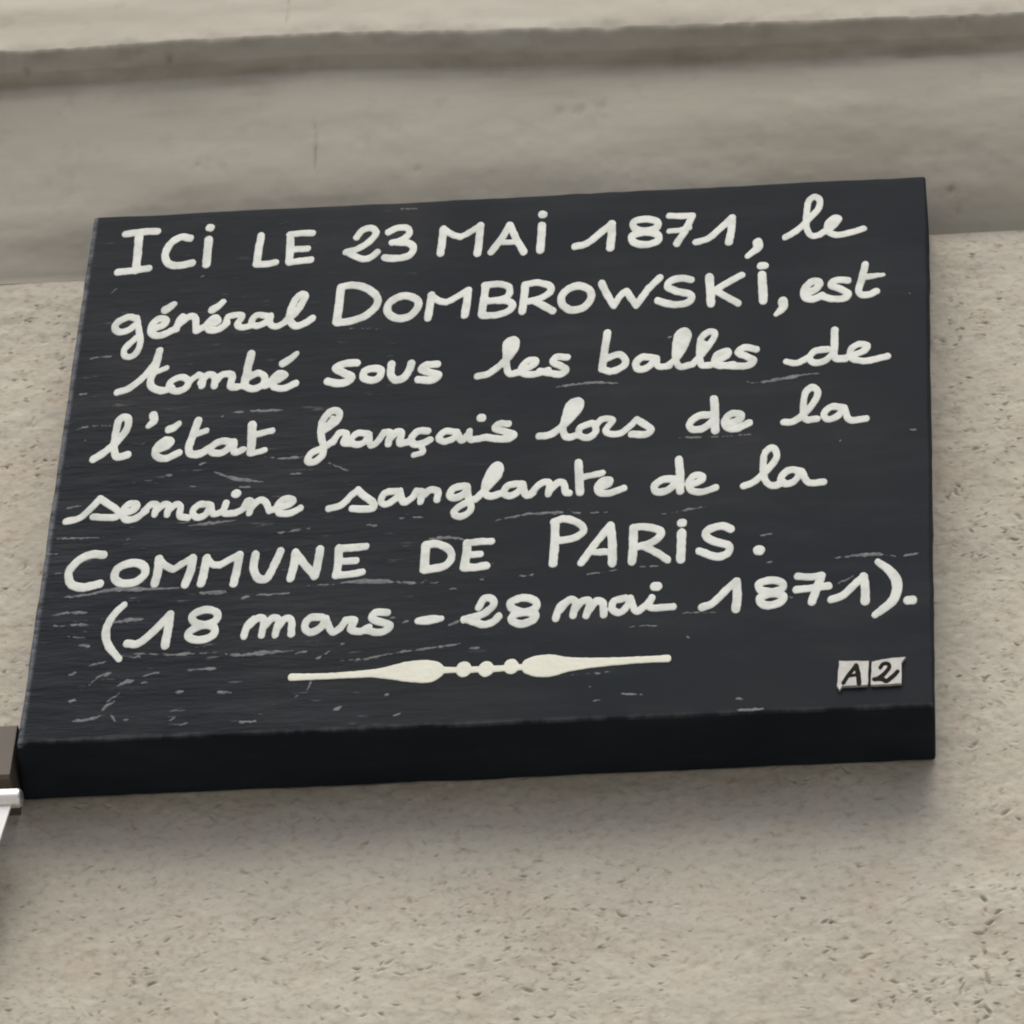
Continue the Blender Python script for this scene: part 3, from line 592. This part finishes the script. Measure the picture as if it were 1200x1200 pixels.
  [[129.6,212.1,2.57,121.6,212.0,2.57,115.7,206.5,2.57,117.6,200.8,2.57,124.8,201.9,2.57,131.1,209.4,2.57],[131.6,229.7,2.86,132.8,214.9,2.86,133.1,200.6,2.86],[139.8,205.7,2.43,147.3,209.6,2.43,147.5,213.9,2.43,142.1,213.9,2.43,138.7,207.6,2.43,140.9,200.5,2.43,148.5,198.8,2.43,157.1,202.4,2.43]],
  [[175.7,202.6,2.43,182.1,205.4,2.43,190.6,215.1,2.43,197.4,226.7,2.43,196.9,234.7,2.43,193.3,236.9,2.43,189.3,230.2,2.43,188.9,215.3,2.43,191.0,205.2,2.43,196.5,201.3,2.43,202.2,204.5,2.43],[214.3,214.0,2.43,205.7,215.2,2.43,200.7,208.1,2.43,203.4,202.8,2.43,209.4,204.4,2.43,214.7,213.6,2.43],[214.7,213.2,2.43,219.4,203.0,2.43,229.4,202.8,2.43]],
  [[-257.2,165.7,2.86,-265.3,166.6,2.86,-274.3,161.2,2.86,-279.4,150.8,2.86,-276.3,139.8,2.86,-267.9,136.6,2.86,-256.7,139.1,2.86],[-237.2,157.0,2.86,-228.8,154.2,2.86,-226.9,146.3,2.86,-232.4,139.6,2.86,-241.8,138.8,2.86,-247.1,143.9,2.86,-245.9,152.7,2.86,-237.2,157.0,2.86],[-218.4,159.4,3.0,-218.0,148.1,3.0,-219.1,137.4,3.0],[-218.4,159.4,2.43,-212.6,152.6,2.43,-207.6,149.4,2.43],[-207.6,149.4,2.43,-201.2,154.9,2.43,-195.0,159.4,2.43],[-195.3,158.8,3.0,-195.7,146.7,3.0,-198.1,135.2,3.0],[-185.7,158.2,3.0,-186.2,146.2,3.0,-187.4,135.6,3.0],[-185.8,158.8,2.43,-181.3,152.7,2.43,-176.4,151.4,2.43],[-176.4,151.4,2.43,-169.9,155.9,2.43,-163.1,160.4,2.43],[-163.3,160.0,2.86,-164.0,146.8,2.86,-165.1,134.2,2.86],[-152.4,159.7,2.86,-152.8,148.0,2.86,-149.1,138.1,2.86,-142.9,137.4,2.86,-138.8,149.2,2.86,-135.5,161.6,2.86],[-125.2,160.0,2.86,-125.3,148.3,2.86,-126.9,136.4,2.86],[-125.2,160.0,2.71,-117.7,147.9,2.71,-110.4,137.7,2.71],[-108.7,162.0,2.86,-109.2,149.3,2.86,-110.4,137.7,2.86],[-95.9,161.8,2.86,-95.4,148.5,2.86,-96.0,137.3,2.86],[-95.9,161.8,2.57,-85.5,161.9,2.57,-77.6,162.6,2.57],[-95.4,149.7,2.43,-89.0,150.0,2.43,-83.2,150.1,2.43],[-96.0,137.3,2.43,-86.7,137.9,2.43,-78.4,139.3,2.43]],
  [[-37.0,160.5,3.14,-36.7,148.8,3.14,-36.7,139.5,3.14],[-37.0,161.3,2.71,-29.1,162.0,2.71,-20.8,156.0,2.71,-19.0,148.7,2.71,-23.6,141.3,2.71,-36.4,138.7,2.71],[-8.9,161.1,3.0,-8.9,151.0,3.0,-9.9,139.5,3.0],[-8.9,161.5,2.43,-0.3,162.2,2.43,7.6,162.1,2.43],[-8.6,150.6,2.29,-4.0,150.7,2.29,0.6,150.8,2.29],[-9.8,139.1,2.71,-2.0,139.0,2.71,5.1,140.1,2.71]],
  [[49.7,175.7,3.0,50.2,157.1,3.0,49.8,139.4,3.0],[48.6,177.2,2.57,56.4,179.8,2.57,66.0,174.7,2.57,69.1,168.1,2.57,63.6,162.2,2.57,52.9,159.7,2.57],[86.9,171.5,2.71,77.4,155.5,2.71,68.8,139.0,2.71],[87.2,171.4,3.0,88.9,154.8,3.0,89.4,137.4,3.0],[77.7,147.7,2.29,83.4,147.8,2.29,88.4,147.4,2.29],[102.8,167.5,3.0,102.9,152.0,3.0,102.5,138.1,3.0],[102.2,168.7,2.57,110.6,169.0,2.57,120.7,164.9,2.57,119.9,158.7,2.57,113.2,153.3,2.57,105.4,150.9,2.57],[109.6,151.6,2.57,119.1,144.8,2.57,126.1,138.0,2.57],[135.0,161.7,3.14,135.1,148.1,3.14,135.0,138.1,3.14],[134.4,171.0,2.86,135.5,171.0,2.86],[167.7,163.5,2.71,161.3,166.6,2.71,152.8,163.5,2.71,151.5,157.7,2.71,158.0,152.5,2.71,166.5,148.5,2.71,166.2,142.0,2.71,158.9,138.9,2.71,147.2,144.5,2.71],[186.3,143.0,3.43,187.4,143.0,3.43]],
  [[-238.0,119.2,2.29,-243.9,110.9,2.57,-247.9,97.7,2.86,-245.4,84.3,2.71,-236.4,70.9,2.29],[-232.4,83.9,2.71,-224.5,83.9,2.71,-215.4,94.0,2.71,-206.1,108.3,2.71],[-205.8,108.3,3.0,-205.8,95.3,3.0,-206.5,81.0,3.0],[-181.8,111.5,2.57,-174.3,108.4,2.57,-174.1,101.5,2.57,-181.3,98.1,2.57,-189.0,101.0,2.57,-190.1,107.4,2.57,-181.8,111.5,2.57],[-182.4,97.4,2.71,-175.0,95.5,2.71,-174.7,88.8,2.71,-181.7,84.5,2.71,-190.0,86.5,2.71,-191.1,92.2,2.71,-182.4,97.4,2.71]],
  [[-153.9,86.3,2.57,-152.1,96.1,2.57,-148.5,101.2,2.57],[-152.2,94.2,2.57,-146.4,101.4,2.57,-141.5,99.6,2.57,-142.2,86.4,2.57],[-141.7,92.6,2.57,-136.3,100.9,2.57,-131.8,99.1,2.57,-132.9,86.4,2.57],[-132.0,92.1,2.57,-127.6,100.0,2.57,-123.1,98.2,2.57,-122.2,86.4,2.57],[-102.5,99.9,2.57,-110.4,99.8,2.57,-113.7,92.9,2.57,-110.1,87.2,2.57,-103.2,90.4,2.57,-99.9,98.8,2.57],[-99.9,98.8,2.43,-95.1,86.7,2.43,-90.3,89.1,2.43,-86.8,95.7,2.43],[-86.8,96.5,2.43,-80.5,96.1,2.43,-82.8,88.3,2.43,-75.8,86.0,2.43,-70.4,89.5,2.43],[-59.1,101.7,2.57,-66.9,102.2,2.57,-68.7,96.6,2.57,-62.1,93.2,2.57,-56.5,90.2,2.57,-60.1,85.1,2.57,-65.8,84.7,2.57,-73.1,87.4,2.57]],
  [[-38.1,92.9,2.29,-30.8,93.6,3.14,-22.6,94.3,2.0]],
  [[2.1,102.7,2.57,5.0,110.2,2.57,10.3,109.9,2.57,11.5,104.1,2.57,4.5,96.5,2.57,-7.3,92.5,2.57],[-5.2,92.4,2.57,0.7,89.6,2.57,6.4,87.3,2.57,12.0,89.5,2.57,15.7,94.0,2.57],[31.6,109.6,2.57,39.5,106.3,2.57,39.8,100.2,2.57,32.2,96.8,2.57,24.2,100.7,2.57,23.2,106.5,2.57,31.6,109.6,2.57],[31.8,96.5,2.71,39.5,94.9,2.71,38.8,89.8,2.71,31.2,86.5,2.71,24.7,89.7,2.71,25.6,94.4,2.71,31.8,96.5,2.71]],
  [[53.6,90.3,2.57,56.1,100.2,2.57,60.8,105.0,2.57],[56.2,97.3,2.57,61.5,105.5,2.57,66.2,103.9,2.57,64.9,92.1,2.57],[65.7,96.8,2.57,71.0,104.4,2.57,75.8,102.8,2.57,73.8,91.6,2.57],[75.3,96.2,2.57,80.0,103.9,2.57,84.3,101.7,2.57,85.3,91.5,2.57],[99.0,105.2,2.43,92.0,103.2,2.43,90.5,96.3,2.43,95.1,92.8,2.43,99.9,96.7,2.43,102.5,105.0,2.43],[102.5,104.5,2.43,106.4,93.5,2.43,112.6,97.8,2.43,116.6,104.2,2.43],[116.6,104.8,2.43,115.9,96.1,2.43,130.9,95.8,2.43],[118.2,114.6,3.14,120.2,114.5,3.14]],
  [[149.9,94.1,2.57,156.8,97.5,2.57,165.1,108.0,2.57,172.0,115.8,2.57],[172.3,115.6,3.0,172.9,103.8,3.0,172.3,91.5,3.0],[195.2,115.7,2.57,202.2,113.0,2.57,202.3,107.7,2.57,195.3,105.3,2.57,188.2,107.6,2.57,187.5,113.3,2.57,195.2,115.7,2.57],[195.3,103.6,2.71,203.0,101.6,2.71,201.9,96.4,2.71,195.4,93.4,2.71,189.1,95.2,2.71,188.3,100.6,2.71,195.3,103.6,2.71],[212.3,118.1,2.43,221.1,117.0,2.43,228.1,117.9,2.43],[228.1,117.6,2.86,225.1,106.4,2.86,221.9,94.8,2.86],[211.6,106.2,2.43,221.2,107.0,2.43,233.0,108.5,2.43],[234.4,96.0,2.57,242.1,99.3,2.57,249.1,107.8,2.57,255.8,115.1,2.57],[255.8,115.1,3.0,256.8,104.5,3.0,256.7,93.6,3.0],[265.3,127.7,2.29,272.9,119.6,3.0,277.7,108.0,3.57,274.8,93.1,3.14,263.2,81.2,2.43],[284.5,92.5,2.86,287.9,92.7,2.86]],
  [[-119.1,48.1,2.29,-102.8,47.8,2.0,-84.4,47.9,2.0,-66.1,48.6,2.57,-59.1,48.5,3.43,-52.0,48.7,4.57,-43.6,48.8,6.29,-35.1,48.5,7.29,-28.8,48.2,7.29,-23.9,48.4,5.71,-20.4,48.8,2.86,-15.4,48.7,2.0,7.1,48.0,2.0,26.7,48.4,2.0,39.3,48.6,2.0],[-5.3,48.7,5.0,-5.0,48.7,5.0],[9.5,48.1,5.0,9.7,48.1,5.0],[25.9,49.4,4.86,26.2,49.4,4.86],[37.9,49.1,5.14,43.5,48.8,6.86,49.1,48.7,7.29,53.3,48.8,6.86,58.8,48.9,5.57,65.8,49.2,4.43,74.2,49.5,3.57,83.9,49.9,3.0,96.5,50.1,2.43,110.4,50.6,2.14,128.5,50.7,2.29]],
]
SCRATCHES = [[44.1,305.0,0.71,58.8,306.7,1.29,70.6,308.0,1.14,88.3,305.5,0.43],
  [166.3,300.8,0.57,176.6,301.1,1.14,182.5,299.7,1.14,200.0,302.0,1.29,213.1,304.8,1.0,227.7,306.2,0.43],
  [131.6,250.7,0.71,145.4,250.2,1.14,159.9,250.0,1.14,180.1,250.7,0.43],
  [-61.0,186.5,0.57,-49.5,187.6,1.14,-37.1,186.8,0.57],
  [9.5,181.2,0.43,21.7,183.9,1.14,31.7,185.7,1.29,43.2,185.7,1.29],
  [31.7,185.3,1.14,46.1,185.8,1.14,57.6,185.6,0.71],
  [57.5,189.0,1.14,64.9,184.6,1.0,89.3,184.4,0.57],
  [121.0,180.1,0.57,132.4,181.7,1.14,151.0,185.3,0.71],
  [-36.6,166.7,0.86,-25.1,167.6,1.14,-10.5,164.8,0.71],
  [-117.7,129.5,0.57,-100.4,129.4,1.0,-83.3,130.7,1.57,-61.7,130.0,1.71,-39.9,126.8,1.71,-34.4,129.7,0.71],
  [-34.2,126.5,0.86,-22.8,127.1,0.86],
  [1.5,128.2,1.29,4.4,127.1,1.29],
  [25.7,129.6,1.14,37.1,129.3,1.14],
  [-19.6,120.8,1.14,-12.4,120.4,1.14],
  [8.0,140.3,1.14,10.7,144.0,1.14],
  [-78.2,182.3,1.29,-70.9,181.4,1.29],
  [-130.5,180.4,1.29,-116.0,182.0,0.71],
  [233.7,132.5,0.71,246.4,134.0,1.29,264.6,134.4,1.71,279.3,132.0,1.14],
  [280.7,131.9,1.29,286.3,133.1,1.29,292.6,134.3,0.71],
  [239.3,110.2,0.86,249.1,116.3,0.86],
  [185.6,155.6,0.71,195.5,157.9,0.71],
  [190.1,131.7,0.86,195.7,132.5,0.86],
  [-280.1,128.4,0.86,-265.6,129.5,1.14,-247.1,133.3,1.43,-229.6,132.8,1.43,-201.9,132.0,0.71],
  [-186.9,126.8,1.71,-169.5,126.6,1.71],
  [-159.5,120.4,1.57,-152.4,121.9,1.57],
  [-148.9,122.7,0.86,-125.9,123.2,0.86],
  [-201.6,189.3,0.86,-184.1,190.8,1.14,-169.5,192.3,0.57],
  [-139.1,178.9,1.29,-124.6,180.0,1.29],
  [-290.8,182.9,0.57,-267.0,182.1,0.57,-256.8,182.2,0.57],
  [-243.8,178.1,1.43,-240.1,180.4,1.43],
  [-188.6,239.6,0.71,-173.0,231.5,1.57,-152.0,227.2,1.43],
  [-168.7,223.8,1.14,-159.0,222.6,1.14],
  [-222.5,237.3,1.57,-216.7,238.2,1.57],
  [-198.9,246.8,1.57,-193.9,248.5,1.57],
  [-203.7,226.8,1.14,-199.1,225.7,1.14],
  [-287.0,112.4,1.29,-274.1,114.2,1.29,-262.4,113.5,1.29],
  [-284.4,102.7,1.29,-272.8,102.6,1.29,-261.1,102.3,1.29],
  [-245.3,103.3,0.71,-233.9,105.0,1.29,-223.1,105.5,1.0],
  [-297.0,147.9,0.86,-288.4,150.3,0.86,-284.1,151.0,0.86],
  [-297.9,168.5,0.71,-289.1,168.4,0.71],
  [-289.5,210.8,0.86,-277.9,212.6,0.86],
  [-269.1,58.3,1.14,-263.6,60.4,1.14],
  [-259.1,64.7,0.86,-244.5,69.1,1.29],
  [-256.2,45.4,0.86,-248.7,55.3,1.14,-240.5,58.4,1.14],
  [-219.3,54.6,1.0,-208.2,57.3,1.43],
  [-235.0,47.0,0.86,-229.5,49.9,1.71,-224.6,50.8,1.43],
  [-220.8,48.7,1.0,-213.7,49.0,1.0],
  [-216.3,74.1,0.86,-203.2,72.5,1.43,-190.4,72.7,1.43,-170.3,72.9,1.0],
  [-165.2,71.3,0.86,-155.7,69.4,1.43,-141.6,70.5,1.57,-118.9,71.5,1.29],
  [-118.6,68.8,1.14,-110.2,70.6,1.14],
  [-195.7,39.3,1.29,-190.0,39.6,1.29],
  [-167.2,38.3,1.14,-157.8,37.1,1.14],
  [-229.7,72.1,0.86,-221.8,71.6,0.86],
  [-189.0,58.5,0.86,-167.6,58.3,0.86],
  [-261.7,17.9,1.0,-251.8,18.3,1.14,-243.6,21.5,0.71],
  [-242.7,26.1,1.43,-239.6,30.6,2.29,-235.6,33.1,1.14],
  [-236.5,21.2,1.71,-232.3,15.4,1.71],
  [-227.5,17.0,1.43,-223.9,16.8,1.43],
  [-240.6,33.4,0.86,-232.8,40.4,0.86],
  [-274.3,103.1,1.29,-262.6,102.8,1.29],
  [-273.0,92.5,1.14,-261.3,90.9,1.14],
  [-275.5,113.7,1.0,-262.3,112.9,1.0],
  [-264.9,84.4,1.14,-257.5,83.1,1.14],
  [-266.5,35.2,1.43,-261.5,35.5,1.43],
  [-150.6,11.1,1.29,-139.3,11.0,1.29],
  [-197.5,14.5,1.14,-193.5,17.0,1.14],
  [-190.1,10.8,1.29,-184.5,12.0,1.29],
  [-180.1,9.9,1.14,-176.0,11.1,1.14],
  [-87.5,61.3,0.71,-71.2,61.3,1.14,-57.3,64.7,1.14,-36.3,67.8,1.29,-8.2,71.3,0.86],
  [-2.4,66.8,0.86,4.0,66.8,0.86],
  [-107.6,36.4,1.43,-105.9,42.8,1.43,-106.0,53.0,1.14],
  [-104.0,63.2,1.29,-93.2,71.0,1.29],
  [-89.2,74.5,1.14,-84.4,76.7,1.14],
  [-88.6,17.8,1.43,-83.8,20.3,1.43],
  [-48.9,11.1,1.29,-44.1,12.7,1.29],
  [-56.4,29.0,1.0,-52.2,29.7,1.0],
  [-115.6,30.7,1.14,-112.9,32.0,1.14],
  [-109.6,99.3,0.71,-95.4,100.4,0.71],
  [-56.6,96.6,1.14,-49.5,96.8,1.14],
  [-48.4,91.6,1.14,-43.6,94.6,1.14],
  [-18.4,87.4,1.43,-10.8,91.7,1.43],
  [99.8,78.8,1.0,109.6,80.1,1.0,121.5,80.0,1.0],
  [140.6,69.0,1.71,142.3,67.6,1.71],
  [77.8,28.1,1.57,79.1,29.9,1.57],
  [80.9,16.9,1.29,85.1,17.3,1.29],
  [98.8,22.0,1.29,112.7,20.1,1.29],
  [173.6,4.1,0.71,181.8,3.7,1.14,192.1,4.6,0.86],
  [137.3,90.3,0.57,159.8,89.4,0.57],
  [66.2,39.8,0.57,91.2,41.1,0.57],
  [173.5,13.8,1.14,177.6,13.0,1.14],
  [71.3,127.9,0.57,84.0,129.6,1.0,96.7,132.1,0.57],
  [106.6,132.9,0.86,122.2,133.1,0.86],
  [34.2,129.1,1.0,37.0,130.5,1.0],
  [-290.6,286.2,0.71,-280.4,288.6,1.14,-265.3,288.7,0.57],
  [-190.3,290.9,0.86,-180.2,295.4,1.0,-157.8,296.0,1.0,-141.2,294.9,0.57],
  [-154.0,251.6,0.86,-141.9,248.8,1.29,-125.7,249.7,1.29],
  [-287.9,356.4,0.71,-271.1,357.4,0.71],
  [-291.5,320.7,1.29,-286.3,321.4,1.29],
  [-199.0,247.4,1.43,-193.1,248.4,1.43],
  [-283.4,275.4,1.14,-277.4,276.1,1.14],
  [-136.0,248.4,1.29,-127.2,249.8,1.29],
  [-108.9,242.6,0.86,-92.0,232.4,0.86],
  [-134.8,233.1,1.14,-126.0,234.0,1.14],
  [-103.6,373.3,0.43,-76.2,371.3,0.43],
  [288.2,380.3,0.71,289.0,380.3,0.71],
  [121.2,348.8,0.71,124.1,348.6,0.71],
  [287.5,248.0,0.71,291.8,247.7,0.71],
  [236.5,232.1,0.86,240.8,240.8,0.86],
  [-75.0,493.9,0.57,-50.1,492.4,0.57],
  [-215.8,433.5,1.0,-212.8,435.0,1.0],
  [-279.6,421.7,1.0,-276.2,425.9,1.0],
  [207.2,99.8,1.14,209.3,99.7,1.14]]
A_STROKES = [[242.7, 21.6, 1.05, 246.0, 28.3, 1.05, 250.4, 35.2, 1.05], [250.8, 35.8, 1.35, 252.1, 28.8, 1.35, 252.6, 20.6, 1.35], [246.3, 27.3, 0.7, 249.0, 27.6, 0.7, 251.8, 27.5, 0.7]]
B_STROKES = [[266.3, 33.5, 1.0, 268.3, 36.4, 1.0, 271.3, 36.2, 1.0, 272.0, 33.2, 1.0, 268.9, 27.9, 1.0, 264.1, 23.8, 1.0, 262.2, 23.7, 1.0], [263.4, 23.8, 1.1, 267.5, 23.3, 1.1, 270.2, 21.6, 1.1, 273.6, 24.5, 1.1, 277.4, 29.1, 1.1]]

for k, st in enumerate(WORDS[:-1]):
    paint_film('painted_word', st, PAINT, plaque, grow=-.06, seed=k % 5)
paint_film('painted_ornament', WORDS[-1], CREAM, plaque, wob=.15)

# scratches and chips where the dark coat is rubbed off
rs = random.Random(5)
flakes = []
for s in SCRATCHES:
    a = catmull(np.array(s, float).reshape(-1, 3), 5)
    seglen = np.hypot(*np.diff(a[:, :2], axis=0).T).sum()
    n = max(3, int(seglen / 1.2))
    t = np.linspace(0, 1, n); tt = np.linspace(0, 1, len(a))
    xx, zz, rr = (np.interp(t, tt, a[:, i]) for i in range(3))
    run = []; w = .8; thin = .72 if seglen < 16 else 1.0
    for i in range(n):
        w = min(1.15, max(.25, w + rs.uniform(-.28, .28)))
        r = thin * rr[i] * w * min(1, .35 + 3 * min(t[i], 1 - t[i])) * .80
        run += [xx[i] + rs.uniform(-.3, .3), zz[i] + rs.uniform(-.35, .35), r]
        if rs.random() < .03 and len(run) >= 6:
            flakes.append(run); run = []
    if len(run) >= 6: flakes.append(run)
wear = paint_film('scratches', flakes, SCRATCH, None, cell=.5, thick=.00012, base=-.00002, wob=.45, seed=9)
# they are marks in the board's own surface: merge them into its mesh as a second material
board.data.materials.append(SCRATCH)
bmj = bmesh.new(); bmj.from_mesh(board.data); n0 = len(bmj.faces)
bmj.from_mesh(wear.data); bmj.faces.ensure_lookup_table()
for f in bmj.faces[n0:]: f.material_index = 1
bmj.to_mesh(board.data); bmj.free()
me_wear = wear.data
bpy.data.objects.remove(wear); bpy.data.meshes.remove(me_wear)

def tag_piece(corners, strokes, seed):
    """a small white tag standing 2 mm proud of the board, with one hand-drawn character in ink"""
    bm = bmesh.new()
    y0, y1 = -BOARD_D + .0004, -BOARD_D - .0022
    r = random.Random(seed)
    ring = []
    n = len(corners)
    for i in range(n):
        (ax, az), (bx, bz) = corners[i], corners[(i + 1) % n]
        for t in (0, .2, .4, .6, .8):
            j = .00025
            ring.append((ax + (bx - ax) * t + r.uniform(-j, j), az + (bz - az) * t + r.uniform(-j, j)))
    fr = [bm.verts.new((x, y1, z)) for x, z in ring]; bk = [bm.verts.new((x, y0, z)) for x, z in ring]
    bm.faces.new(fr)
    for i in range(len(fr)): bm.faces.new((fr[i], bk[i], bk[(i + 1) % len(fr)], fr[(i + 1) % len(fr)]))
    bmesh.ops.recalc_face_normals(bm, faces=bm.faces)
    t = from_bm('tag', bm, TILE, plaque, False)
    paint_film('inked_character', strokes, INK, t, cell=.25, thick=.0002, base=.0022, wob=.15, grow=.30, seed=seed)
TAG_A = [(.2400, .0405), (.2588, .0396), (.2583, .0192), (.2420, .0192), (.2400, .0160), (.2385, .0190)]
TAG_B = [(.2608, .0386), (.2680, .0405), (.2830, .0418), (.2800, .0372), (.2796, .0192), (.2602, .0190)]
tag_piece(TAG_A, A_STROKES, 1)
tag_piece(TAG_B, B_STROKES, 2)
